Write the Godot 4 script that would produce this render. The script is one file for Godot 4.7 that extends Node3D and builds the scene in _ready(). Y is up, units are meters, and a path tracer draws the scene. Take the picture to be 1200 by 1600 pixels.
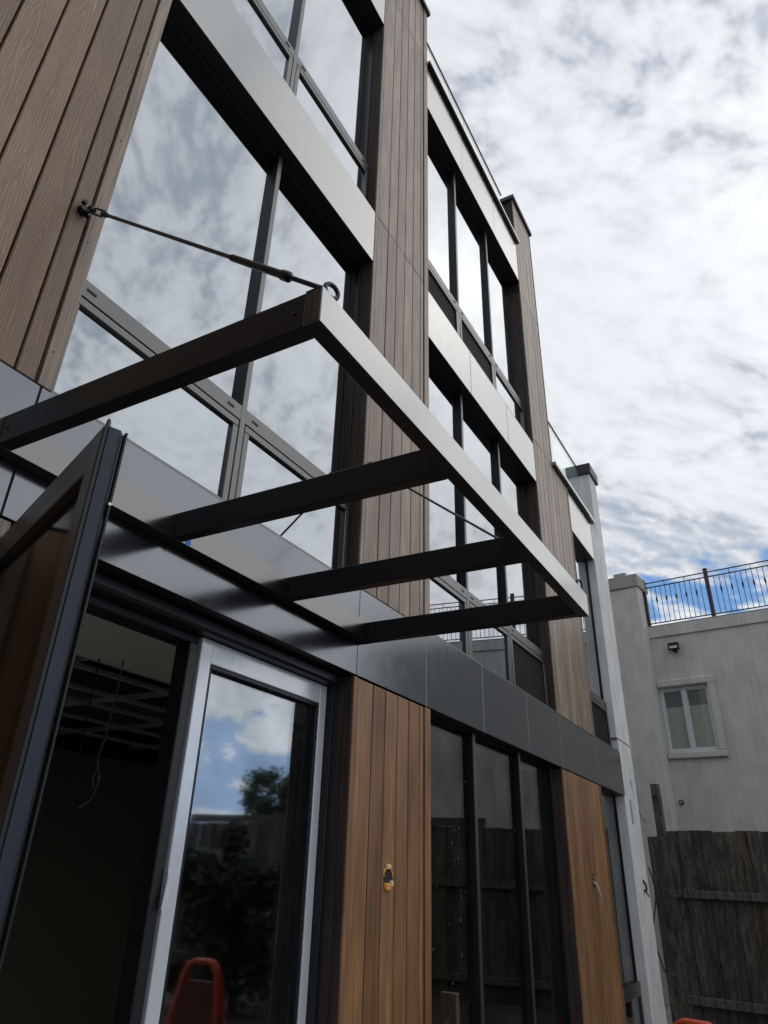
extends Node3D
# A three-storey townhouse under construction, seen steeply along its facade from below an open steel awning frame.
# x runs along the facade away from the camera, y up, z out of the facade; the cladding face is z = 0. Metres.

const GLASS_Z := -0.1225      # face of the fixed panes
const FRAME_Z := -0.078      # face of mullions, transoms and sashes
var M := {}
var counts := {}
var mesh_cache := {}
var tones := {}
var rng := RandomNumberGenerator.new()

# ---------------------------------------------------------------- helpers
func lin(r: float, g: float, b: float) -> Color:
	return Color(r, g, b).linear_to_srgb()

func numbered(parent: Node, called: String) -> String:
	var key := str(parent.get_instance_id()) + called
	var n: int = counts.get(key, 0)
	counts[key] = n + 1
	return called if n == 0 else "%s_%03d" % [called, n]

func mat(c: Color, rough: float, metal := 0.0, spec := 0.5) -> StandardMaterial3D:
	var m := StandardMaterial3D.new()
	m.albedo_color = c
	m.roughness = rough
	m.metallic = metal
	m.metallic_specular = spec
	return m

func tag(o: Node, label: String, category: String, group := "") -> Node:
	o.set_meta("label", label)
	o.set_meta("category", category)
	if group != "":
		o.set_meta("group", group)
	return o

func thing(called: String, label: String, category: String, at := Vector3.ZERO, turn := 0.0, group := "") -> Node3D:
	var o := Node3D.new()
	o.name = numbered(self, called)
	add_child(o, true)
	o.position = at
	o.rotation.y = turn
	tag(o, label, category, group)
	return o

func part(parent: Node, called: String) -> Node3D:
	var o := Node3D.new()
	o.name = numbered(parent, called)
	parent.add_child(o, true)
	return o

func put(parent: Node, called: String, mesh: Mesh, m: Material, at := Vector3.ZERO) -> MeshInstance3D:
	var o := MeshInstance3D.new()
	o.name = numbered(parent, called)
	o.mesh = mesh
	o.material_override = m
	parent.add_child(o, true)
	o.position = at
	o.cast_shadow = GeometryInstance3D.SHADOW_CASTING_SETTING_ON
	return o

func quad(st: SurfaceTool, a: Vector3, b: Vector3, c: Vector3, d: Vector3, n: Vector3, ua := Vector2.ZERO, ub := Vector2.ZERO, uc := Vector2.ZERO, ud := Vector2.ZERO) -> void:
	# a, b, c, d counter-clockwise seen from n; Godot's front faces run clockwise
	if (b - a).cross(c - a).dot(n) < 0.0:
		var t := b; b = d; d = t
		var tu := ub; ub = ud; ud = tu
	var vs := [a, c, b, a, d, c]
	var us := [ua, uc, ub, ua, ud, uc]
	for i in 6:
		st.set_normal(n)
		st.set_uv(us[i])
		st.add_vertex(vs[i])

func tri(st: SurfaceTool, a: Vector3, b: Vector3, c: Vector3, out: Vector3) -> void:
	var n := (b - a).cross(c - a)
	if n.length() < 1e-12:
		return
	if n.dot(out) < 0.0:
		var t := b; b = c; c = t
		n = -n
	n = n.normalized()
	for v in [a, c, b]:
		st.set_normal(n)
		st.set_uv(Vector2(v.x, v.y))
		st.add_vertex(v)

# Chamfered box, centred; uv: u across x (or z), v along y, in metres plus an offset.
func block(sx: float, sy: float, sz: float, bev := 0.003, uo := Vector2.ZERO) -> ArrayMesh:
	var key := "%.4f %.4f %.4f %.4f %.3f %.3f" % [sx, sy, sz, bev, uo.x, uo.y]
	if mesh_cache.has(key):
		return mesh_cache[key]
	var st := SurfaceTool.new()
	st.begin(Mesh.PRIMITIVE_TRIANGLES)
	block_into(st, Vector3.ZERO, Vector3(sx, sy, sz), bev, uo)
	st.generate_tangents()
	var m := st.commit()
	mesh_cache[key] = m
	return m

func block_into(st: SurfaceTool, at: Vector3, size: Vector3, bev := 0.003, uo := Vector2.ZERO) -> void:
	var h := size / 2
	var b := minf(bev, minf(h.x, minf(h.y, h.z)) * 0.6)
	for ax in 3:
		var a1 := (ax + 1) % 3
		var a2 := (ax + 2) % 3
		for s in [-1.0, 1.0]:
			var n := Vector3.ZERO
			n[ax] = s
			var ps := []
			var us := []
			for q in [[-1, -1], [1, -1], [1, 1], [-1, 1]]:
				var p := Vector3.ZERO
				p[ax] = s * h[ax]
				p[a1] = q[0] * (h[a1] - b)
				p[a2] = q[1] * (h[a2] - b)
				ps.append(p + at)
				var u := p.x if ax != 0 else p.z
				var v := p.y if ax != 1 else p.z
				us.append(Vector2(u, v) + uo)
			quad(st, ps[0], ps[1], ps[2], ps[3], n, us[0], us[1], us[2], us[3])
	# edges
	for ax in 3:
		var a1 := (ax + 1) % 3
		var a2 := (ax + 2) % 3
		for s1 in [-1.0, 1.0]:
			for s2 in [-1.0, 1.0]:
				var n := Vector3.ZERO
				n[a1] = s1
				n[a2] = s2
				n = n.normalized()
				var ps := []
				for q in [[-1, 0], [1, 0], [1, 1], [-1, 1]]:
					var p := Vector3.ZERO
					p[ax] = q[0] * (h[ax] - b)
					p[a1] = s1 * (h[a1] - (b if q[1] == 1 else 0.0))
					p[a2] = s2 * (h[a2] - (0.0 if q[1] == 1 else b))
					ps.append(p + at)
				var us := []
				for p in ps:
					us.append(Vector2(p.x - at.x + p.z - at.z, p.y - at.y) + uo)
				quad(st, ps[0], ps[1], ps[2], ps[3], n, us[0], us[1], us[2], us[3])
	# corners
	for sx in [-1.0, 1.0]:
		for sy in [-1.0, 1.0]:
			for sz in [-1.0, 1.0]:
				var c := Vector3(sx * h.x, sy * h.y, sz * h.z)
				tri(st, at + c - Vector3(0, sy * b, sz * b), at + c - Vector3(sx * b, 0, sz * b), at + c - Vector3(sx * b, sy * b, 0), Vector3(sx, sy, sz))

# A box given by its limits.
func span(parent: Node, called: String, m: Material, x0: float, x1: float, y0: float, y1: float, z0: float, z1: float, bev := 0.003, uo := Vector2.ZERO) -> MeshInstance3D:
	return put(parent, called, block(x1 - x0, y1 - y0, z1 - z0, bev, uo), m, Vector3((x0 + x1) / 2, (y0 + y1) / 2, (z0 + z1) / 2))

func tube_into(st: SurfaceTool, pts: Array, radii: Array, seg := 8, closed := false) -> void:
	var n := pts.size()
	var rings := []
	var prev := Vector3.UP
	for i in n:
		var t: Vector3
		if closed:
			t = (pts[(i + 1) % n] - pts[(i - 1 + n) % n]).normalized()
		else:
			t = (pts[mini(i + 1, n - 1)] - pts[maxi(i - 1, 0)]).normalized()
		var side := t.cross(prev)
		if side.length() < 0.1:
			side = t.cross(Vector3.RIGHT)
		side = side.normalized()
		prev = side.cross(t).normalized()
		var ring := []
		for k in seg:
			var a := TAU * k / seg
			ring.append([pts[i] + (side * cos(a) + prev * sin(a)) * radii[i % radii.size()], side * cos(a) + prev * sin(a)])
		rings.append(ring)
	var last := n if closed else n - 1
	for i in last:
		var ra: Array = rings[i]
		var rb: Array = rings[(i + 1) % n]
		for k in seg:
			var k2 := (k + 1) % seg
			var v := [ra[k], rb[k], rb[k2], ra[k2]]
			var order := [0, 1, 2, 0, 2, 3]
			var nn: Vector3 = (v[1][0] - v[0][0]).cross(v[2][0] - v[0][0])
			if nn.dot(v[0][1] + v[2][1]) > 0.0:
				order = [0, 2, 1, 0, 3, 2]
			for o in order:
				st.set_normal(v[o][1])
				st.set_uv(Vector2(float(k) / seg, float(i)))
				st.add_vertex(v[o][0])
	if not closed:
		for e in [0, n - 1]:
			var out: Vector3 = (pts[0] - pts[1]) if e == 0 else (pts[n - 1] - pts[n - 2])
			for k in range(1, seg - 1):
				tri(st, rings[e][0][0], rings[e][k][0], rings[e][k + 1][0], out)

func tube(parent: Node, called: String, m: Material, pts: Array, radii: Array, seg := 8, closed := false) -> MeshInstance3D:
	var st := SurfaceTool.new()
	st.begin(Mesh.PRIMITIVE_TRIANGLES)
	tube_into(st, pts, radii, seg, closed)
	return put(parent, called, st.commit(), m)

func ring_pts(c: Vector3, u: Vector3, v: Vector3, r: float, n := 16, a0 := 0.0, a1 := TAU) -> Array:
	var out := []
	for i in n:
		var a := a0 + (a1 - a0) * i / (n if is_equal_approx(a1 - a0, TAU) else n - 1)
		out.append(c + u * cos(a) * r + v * sin(a) * r)
	return out

# ---------------------------------------------------------------- textures
func fnl(s: int, freq: float, oct := 4, gain := 0.5) -> FastNoiseLite:
	var n := FastNoiseLite.new()
	n.seed = s
	n.noise_type = FastNoiseLite.TYPE_SIMPLEX_SMOOTH
	n.frequency = freq
	n.fractal_type = FastNoiseLite.FRACTAL_FBM
	n.fractal_octaves = oct
	n.fractal_gain = gain
	return n

func noise_tex(s: int, freq: float, size := 512, normal := false, bump := 1.0, lo := 0.0, hi := 1.0) -> NoiseTexture2D:
	var t := NoiseTexture2D.new()
	t.width = size
	t.height = size
	t.seamless = true
	t.noise = fnl(s, freq, 5)
	t.as_normal_map = normal
	t.bump_strength = bump
	if not normal:
		var g := Gradient.new()
		g.set_color(0, Color(lo, lo, lo))
		g.set_color(1, Color(hi, hi, hi))
		t.color_ramp = g
	return t

# Embossed composite board: arched grain with pale raised lines. The texture is two boards wide.
func wood_grain() -> Array:
	var w := 512
	var h := 2048
	var col := Image.create(w, h, false, Image.FORMAT_RGB8)
	var bump := Image.create(w, h, false, Image.FORMAT_RGB8)
	var n1 := fnl(11, 1.0, 2)
	var n2 := fnl(12, 1.0, 3)
	for j in h:
		var a := TAU * j / h
		var ca := cos(a)
		var sa := sin(a)
		for i in w:
			var u := float(i % 256) / 256.0 - (0.53 if i < 256 else 0.44)
			var warp := n1.get_noise_3d(ca * 0.9, sa * 0.9, u * 1.3 + (0.0 if i < 256 else 9.0))
			var fine := n2.get_noise_3d(ca * 5.0, sa * 5.0, u * 22.0 + (0.0 if i < 256 else 200.0))
			var f := 9.0 * j / h + 15.0 * pow(absf(u), 1.3) + 1.7 * warp + 0.14 * fine
			var fr := f - floorf(f)
			var line := smoothstep(0.66, 0.82, fr) * (1.0 - smoothstep(0.86, 1.0, fr))
			line *= 0.55 + 0.45 * smoothstep(0.02, 0.2, absf(u))
			var v := 0.57 + 0.05 * fine + 0.05 * warp + 0.155 * line
			col.set_pixel(i, j, Color(v * 1.03, v * 0.96, v * 0.88))
			var b := 0.35 + 0.55 * line + 0.10 * fine
			bump.set_pixel(i, j, Color(b, b, b))
	bump.bump_map_to_normal_map(3.0)
	return [ImageTexture.create_from_image(col), ImageTexture.create_from_image(bump)]

# Fine straight streaks along v.
func wood_streak(s: int, contrast: float, knots: bool) -> Array:
	var w := 512
	var h := 1024
	var col := Image.create(w, h, false, Image.FORMAT_RGB8)
	var bump := Image.create(w, h, false, Image.FORMAT_RGB8)
	var n1 := fnl(s, 1.0, 3)
	var n2 := fnl(s + 1, 1.0, 2)
	for j in h:
		var a := TAU * j / h
		var ca := cos(a)
		var sa := sin(a)
		for i in w:
			var u := float(i) / w
			var x := u * 9.0
			if knots:
				x += 0.5 * n2.get_noise_3d(ca * 1.6, sa * 1.6, u * 9.0)
			var st := n1.get_noise_3d(ca * 0.7, sa * 0.7, x * 6.0)
			var big := n2.get_noise_3d(ca * 1.1 + 7.0, sa * 1.1, u * 8.0)
			var v := (0.60 if not knots else 0.5) + contrast * (0.65 * st + 0.45 * big)
			col.set_pixel(i, j, Color(v * 1.02, v * 0.97, v * 0.92) if not knots else Color(v, v * 0.98, v * 0.95))
			var b := 0.5 + 0.5 * st
			bump.set_pixel(i, j, Color(b, b, b))
	bump.bump_map_to_normal_map(2.0)
	return [ImageTexture.create_from_image(col), ImageTexture.create_from_image(bump)]

func textured(tex: Array, tint: Color, rough: float, scale: Vector3, nscale: float) -> StandardMaterial3D:
	var m := mat(tint, rough)
	m.albedo_texture = tex[0]
	m.normal_enabled = true
	m.normal_texture = tex[1]
	m.normal_scale = nscale
	m.uv1_scale = scale
	return m

# Weathered render: broad blotches, rain streaks running down and fine speckle.
func stain_tex() -> ImageTexture:
	var n := 512
	var img := Image.create(n, n, false, Image.FORMAT_RGB8)
	var a := fnl(71, 1.0, 4)
	var b := fnl(72, 1.0, 3)
	for j in n:
		var cj := cos(TAU * j / n)
		var sj := sin(TAU * j / n)
		for i in n:
			var u := float(i) / n
			var blot := a.get_noise_3d(cj * 0.7, sj * 0.7, absf(u - 0.5) * 7.0)
			var run := b.get_noise_3d(cj * 0.25 + 5.0, sj * 0.25, absf(u - 0.5) * 44.0)
			var speck := b.get_noise_2d(i * 0.45, j * 0.45)
			var v := clampf(0.92 + 0.08 * blot - 0.09 * maxf(run, 0.0) + 0.03 * speck, 0.0, 1.0)
			img.set_pixel(i, j, Color(v, v * 0.998, v * 0.992))
	return ImageTexture.create_from_image(img)

# ---------------------------------------------------------------- sky
func make_sky() -> ImageTexture:
	var w := 3072
	var h := 1536
	var data := PackedFloat32Array()
	data.resize(w * h * 3)
	var big := fnl(3, 0.55, 4, 0.5)
	var mid := fnl(5, 1.0, 5, 0.55)
	var fine := fnl(8, 5.5, 4, 0.62)
	var sun := Vector3(0.663, 0.682, 0.309).normalized()
	var ground := Vector3(0.10, 0.10, 0.095)
	for j in h:
		var el := (0.5 - (j + 0.5) / h) * PI
		var y := sin(el)
		var ce := cos(el)
		var deg := rad_to_deg(el)
		for i in w:
			var k := (j * w + i) * 3
			if y <= 0.0:
				data[k] = ground.x
				data[k + 1] = ground.y
				data[k + 2] = ground.z
				continue
			var az := (float(i) / w - 0.25) * TAU
			var x := cos(az) * ce
			var z := sin(az) * ce
			var s := 1.0 / (y + 0.10)
			var px := x * s
			var pz := z * s
			var b := big.get_noise_2d(px, pz)
			var qx := px * 0.80 + pz * 0.60 + 0.35 * b
			var qz := -px * 0.60 + pz * 0.80
			var m := mid.get_noise_2d(qx * 0.9, qz * 2.4)
			var f := fine.get_noise_2d(qx * 1.5, qz * 2.6)
			var thick := 0.68 + 0.55 * b + 0.60 * m + 0.42 * f
			# clear sky opens towards the horizon
			var azd := absf(wrapf(rad_to_deg(az), -180.0, 180.0) + 6.0)
			var e0 := lerpf(18.5, 9.5, smoothstep(8.0, 40.0, azd))
			var open := 1.0 - smoothstep(e0 - 4.0, e0 + 4.5, deg)
			var cover := smoothstep(-0.06, 0.20, 0.70 + 0.55 * b + 0.75 * m + 0.16 * f - 0.86 * open)
			var up := clampf(deg / 40.0, 0.0, 1.0)
			var blue := Vector3(0.20, 0.37, 0.62).lerp(Vector3(0.08, 0.22, 0.54), up)
			var bright := 0.5 + 0.5 * smoothstep(0.0, 0.55, thick)
			bright -= 0.22 * smoothstep(0.75, 1.5, thick)
			bright += 0.24 * f + 0.24 * m + 0.20 * b
			var c := Vector3(0.655, 0.68, 0.725) * bright
			c = c.lerp(Vector3(0.30, 0.385, 0.52), 0.72 * (1.0 - smoothstep(0.10, 0.62, thick)))
			c = c.lerp(Vector3(0.76, 0.78, 0.80), 0.35 * (1.0 - smoothstep(16.0, 34.0, deg)))
			c = blue.lerp(c, cover)
			var d := x * sun.x + y * sun.y + z * sun.z
			var ang := rad_to_deg(acos(clampf(d, -1.0, 1.0)))
			var glow := 0.80 * exp(-ang * ang / 30.0) + 0.32 * exp(-ang * ang / 280.0)
			c += Vector3(1.0, 0.96, 0.88) * glow * (0.55 + 0.45 * cover) * (0.8 + 0.5 * m)
			data[k] = maxf(c.x, 0.02)
			data[k + 1] = maxf(c.y, 0.02)
			data[k + 2] = maxf(c.z, 0.02)
	var img := Image.create_from_data(w, h, false, Image.FORMAT_RGBF, data.to_byte_array())
	return ImageTexture.create_from_image(img)

# ---------------------------------------------------------------- materials
func make_materials() -> void:
	var grain := wood_grain()
	var streak := wood_streak(31, 0.20, false)
	var rough_wood := wood_streak(47, 0.36, true)
	M.clad = textured(grain, lin(0.86, 0.69, 0.565), 0.52, Vector3(1.0 / 0.287, 1.0 / 3.2, 1), 0.9)
	M.clad_fine = textured(streak, lin(0.88, 0.73, 0.60), 0.42, Vector3(1.0 / 0.9, 1.0 / 3.0, 1), 0.35)
	M.clad_tan = textured(streak, lin(0.80, 0.47, 0.235), 0.48, Vector3(1.0 / 0.9, 1.0 / 3.0, 1), 0.35)
	M.reveal_shaded = textured(streak, lin(0.165, 0.13, 0.11), 0.65, Vector3(1.0 / 0.9, 1.0 / 3.0, 1), 0.35)  # cladding tint darkened to carry the shade of the recess
	M.trim = textured(streak, lin(0.86, 0.74, 0.62), 0.45, Vector3(1.0 / 0.9, 1.0 / 3.0, 1), 0.15)
	M.fence = textured(rough_wood, lin(0.40, 0.36, 0.31), 0.9, Vector3(1.0 / 0.6, 1.0 / 2.2, 1), 0.8)
	M.fence_pale = textured(rough_wood, lin(0.46, 0.43, 0.39), 0.9, Vector3(1.0 / 0.6, 1.0 / 2.2, 1), 0.8)
	M.fence_b = M.fence.duplicate()
	M.fence_b.albedo_color = lin(0.31, 0.28, 0.25)
	M.fence_c = M.fence.duplicate()
	M.fence_c.albedo_color = lin(0.47, 0.44, 0.40)
	M.fence_d = M.fence.duplicate()
	M.fence_d.albedo_color = lin(0.37, 0.315, 0.255)
	M.stake = textured(rough_wood, lin(0.30, 0.25, 0.17), 0.85, Vector3(1.0 / 0.6, 1.0 / 2.2, 1), 0.5)
	var smudge := noise_tex(21, 0.012, 512, false, 1.0, 0.75, 1.0)
	M.silver = mat(lin(0.37, 0.375, 0.37), 0.20, 1.0)
	M.silver.roughness_texture = smudge
	M.silver.uv1_triplanar = true
	M.silver.uv1_world_triplanar = true
	M.silver.uv1_scale = Vector3(0.9, 0.9, 0.9)
	M.silver.normal_enabled = true
	M.silver.normal_texture = noise_tex(83, 0.004, 256, true, 2.0)
	M.silver.normal_scale = 0.03
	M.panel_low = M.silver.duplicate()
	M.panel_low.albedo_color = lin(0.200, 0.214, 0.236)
	M.channel = M.silver.duplicate()
	M.channel.albedo_color = lin(0.215, 0.215, 0.21)
	M.frame_grey = mat(lin(0.17, 0.17, 0.168), 0.36, 0.8)
	M.leaf_frame = mat(lin(0.105, 0.106, 0.104), 0.42, 0.25)
	M.black = mat(lin(0.014, 0.015, 0.018), 0.42, 0.0, 0.5)
	M.black_metal = mat(lin(0.020, 0.022, 0.026), 0.36, 0.3)
	M.navy = mat(lin(0.030, 0.042, 0.062), 0.45, 0.2)
	M.steel = mat(lin(0.10, 0.10, 0.105), 0.35, 0.9)
	M.bright_steel = mat(lin(0.50, 0.50, 0.50), 0.3, 1.0)
	M.core = mat(lin(0.02, 0.02, 0.02), 0.8)
	M.seal = mat(lin(0.32, 0.33, 0.34), 0.6)
	M.seal_dark = mat(lin(0.015, 0.015, 0.015), 0.8)
	var wobble := noise_tex(77, 0.006, 256, true, 2.0)
	M.glass = mat(lin(0.41, 0.445, 0.48), 0.015, 1.0)
	M.glass.normal_enabled = true
	M.glass.normal_texture = wobble
	M.glass.normal_scale = 0.012
	M.glass.uv1_triplanar = true
	M.glass.uv1_world_triplanar = true
	M.glass.uv1_scale = Vector3(0.35, 0.35, 0.35)
	var dust := noise_tex(101, 0.01, 512, false, 1.0, 0.80, 1.0)
	M.glass_low = M.glass.duplicate()
	M.glass_low.albedo_texture = dust
	M.glass_low.albedo_color = Color(lin(0.62, 0.65, 0.66), 0.40)
	M.glass_low.transparency = BaseMaterial3D.TRANSPARENCY_ALPHA
	M.glass_dark = mat(lin(0.02, 0.02, 0.021), 0.03, 0.0, 0.7)
	M.dark_opening = mat(lin(0.022, 0.021, 0.020), 0.7, 0.0, 0.2)  # dark interior behind open sashes, put into the pane colour
	M.glass_door = M.glass.duplicate()
	M.glass_door.albedo_texture = dust
	M.glass_door.albedo_color = Color(lin(0.76, 0.83, 0.90), 0.47)
	M.glass_door.roughness = 0.035
	M.glass_door.transparency = BaseMaterial3D.TRANSPARENCY_ALPHA
	M.glass_leaf = M.glass.duplicate()
	M.glass_leaf.albedo_color = lin(0.035, 0.033, 0.030)
	M.glass_leaf.roughness = 0.11
	M.film = mat(lin(0.86, 0.91, 0.97), 0.22, 0.22, 0.6)
	var film_n := noise_tex(90, 0.02, 256, true, 3.0)
	M.film.normal_enabled = true
	M.film.normal_texture = film_n
	M.film.normal_scale = 0.12
	M.film.uv1_triplanar = true
	M.film.uv1_scale = Vector3(2, 0.6, 2)
	var st_n := noise_tex(55, 0.09, 512, true, 5.0)
	var st_c := stain_tex()
	M.stucco = mat(lin(0.66, 0.65, 0.61), 0.9)
	M.stucco.normal_enabled = true
	M.stucco.normal_texture = st_n
	M.stucco.normal_scale = 0.14
	M.stucco.albedo_texture = st_c
	M.stucco.uv1_triplanar = true
	M.stucco.uv1_world_triplanar = true
	M.stucco.uv1_scale = Vector3(0.42, 0.42, 0.42)
	M.white_wall = M.stucco.duplicate()
	M.white_wall.albedo_color = lin(0.92, 0.92, 0.91)
	M.white_wall.normal_scale = 0.08
	M.cap_stone = M.stucco.duplicate()
	M.cap_stone.albedo_color = lin(0.40, 0.39, 0.36)
	M.white_frame = mat(lin(0.62, 0.64, 0.66), 0.4)
	M.blind = mat(lin(0.42, 0.43, 0.36), 0.8)
	M.rail_black = mat(lin(0.012, 0.012, 0.016), 0.5, 0.2)
	M.rail_post = mat(lin(0.045, 0.042, 0.052), 0.5, 0.2)
	M.orange = mat(lin(0.56, 0.065, 0.015), 0.5)
	M.orange_shaded = mat(lin(0.10, 0.018, 0.008), 0.6)  # barrier orange with the shade on its face put into the colour
	M.rubber = mat(lin(0.02, 0.02, 0.02), 0.85)
	M.speck = mat(lin(0.22, 0.24, 0.25), 0.7)
	M.wire_white = mat(lin(0.62, 0.62, 0.60), 0.5)
	M.wire_grey = mat(lin(0.22, 0.22, 0.21), 0.6)
	M.wire_black = mat(lin(0.012, 0.012, 0.012), 0.6)
	M.foam = mat(lin(0.80, 0.36, 0.09), 0.9)
	M.foam_pale = mat(lin(0.86, 0.56, 0.32), 0.9)
	M.tape = mat(lin(0.03, 0.22, 0.72), 0.6)
	M.plaster = mat(lin(0.90, 0.87, 0.78), 0.9)
	M.screed = mat(lin(0.58, 0.56, 0.52), 0.9)
	M.stud = mat(lin(0.55, 0.55, 0.52), 0.5, 0.2)
	M.inner_wall = mat(lin(0.22, 0.18, 0.12), 0.95)
	M.slab = mat(lin(0.16, 0.15, 0.14), 0.95)
	M.balustrade = mat(Color(0.72, 0.86, 0.84, 0.20), 0.02)
	M.balustrade.transparency = BaseMaterial3D.TRANSPARENCY_ALPHA
	M.window_clear = mat(Color(0.75, 0.82, 0.80, 0.12), 0.02)
	M.window_clear.transparency = BaseMaterial3D.TRANSPARENCY_ALPHA
	M.earth = mat(lin(0.38, 0.35, 0.31), 0.95)
	M.earth.albedo_texture = noise_tex(61, 0.02, 512, false, 1.0, 0.6, 1.0)
	M.earth.uv1_triplanar = true
	M.earth.uv1_world_triplanar = true
	M.earth.uv1_scale = Vector3(0.25, 0.25, 0.25)
	M.soil = M.earth.duplicate()
	M.soil.albedo_color = lin(0.05, 0.043, 0.034)
	M.bark = mat(lin(0.07, 0.055, 0.04), 0.9)
	M.leaf = mat(lin(0.045, 0.075, 0.025), 0.6)
	M.leaf.cull_mode = BaseMaterial3D.CULL_DISABLED
	M.leaf.backlight_enabled = true
	M.leaf.backlight = Color(0.10, 0.15, 0.04)
	M.leaf_dark = M.leaf.duplicate()
	M.leaf_dark.albedo_color = lin(0.018, 0.030, 0.013)
	M.brick = mat(lin(0.075, 0.05, 0.04), 0.9)

# ---------------------------------------------------------------- house pieces
# Vertical boards from x0 to x1 (right edges listed in joints), as sub-parts of one cladding part.
func toned(m: StandardMaterial3D) -> StandardMaterial3D:
	if not tones.has(m):
		var set_ := [m]
		for k in [0.90, 0.95, 1.05]:
			var t: StandardMaterial3D = m.duplicate()
			t.albedo_color = Color(m.albedo_color.r * k, m.albedo_color.g * k * 0.997, m.albedo_color.b * k * 0.99)
			set_.append(t)
		tones[m] = set_
	return tones[m][rng.randi() % 4]

func boards(cl: Node3D, edges: Array, y0: float, y1: float, m: Material, tex_w: float, gap := 0.009) -> void:
	for i in edges.size() - 1:
		var a: float = edges[i]
		var b: float = edges[i + 1]
		var w := b - a - gap
		# u runs from one board edge of the texture to the other
		var uo := Vector2(tex_w * (0.25 + 0.5 * rng.randi_range(0, 1)) if tex_w < 0.5 else rng.randf() * tex_w, snappedf(rng.randf() * 3.2, 0.01))
		span(cl, "board", toned(m), a + gap / 2, a + gap / 2 + w, y0 + 0.002, y1 - 0.002, -0.020, rng.randf_range(-0.0008, 0.0008), 0.0035, uo)

func column_cladding(house: Node3D, x0: float, x1: float, bands: Array, joints: Array, reveal_to: Array) -> void:
	# x0..x1 outer faces; joints: inner board edges; corner trims fill both ends
	for bi in bands.size():
		var y0: float = bands[bi][0]
		var y1: float = bands[bi][1]
		var cl := part(house, "cladding")
		span(cl, "backing", M.seal_dark, x0 + 0.012, x1 - 0.004, y0, y1, -0.30, -0.021, 0.0)
		boards(cl, joints, y0, y1, bands[bi][2], 0.9)
		var tm: Material = bands[bi][3]
		span(cl, "corner_trim", tm, x0, joints[0] - 0.003, y0 + 0.001, y1 - 0.001, -0.009, 0.003, 0.002, Vector2(rng.randf(), rng.randf()))
		span(cl, "corner_trim", tm, joints[-1] + 0.010, x1, y0 + 0.001, y1 - 0.001, -0.06, 0.006, 0.002, Vector2(rng.randf(), rng.randf()))
		if reveal_to[bi]:
			# boards lining the side of the recess, its shade put into their colour
			span(cl, "reveal_board", M.reveal_shaded, x0 - 0.001, x0 + 0.011, y0, y1, -0.1085, -0.057, 0.002, Vector2(0.1, rng.randf()))
			span(cl, "reveal_board", M.reveal_shaded, x0 - 0.001, x0 + 0.011, y0, y1, -0.054, -0.0095, 0.002, Vector2(0.4, rng.randf()))
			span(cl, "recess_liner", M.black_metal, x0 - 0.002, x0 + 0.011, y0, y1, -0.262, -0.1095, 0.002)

func sash_ring(x0: float, x1: float, y0: float, y1: float, w: float, z0: float, z1: float) -> ArrayMesh:
	var st := SurfaceTool.new()
	st.begin(Mesh.PRIMITIVE_TRIANGLES)
	var zc := (z0 + z1) / 2
	var d := z1 - z0
	block_into(st, Vector3((x0 + x1) / 2, y1 - w / 2, zc), Vector3(x1 - x0, w, d), 0.003)
	block_into(st, Vector3((x0 + x1) / 2, y0 + w / 2, zc), Vector3(x1 - x0, w, d), 0.003)
	block_into(st, Vector3(x0 + w / 2, (y0 + y1) / 2, zc), Vector3(w, y1 - y0 - 2 * w, d), 0.003)
	block_into(st, Vector3(x1 - w / 2, (y0 + y1) / 2, zc), Vector3(w, y1 - y0 - 2 * w, d), 0.003)
	return st.commit()

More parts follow.
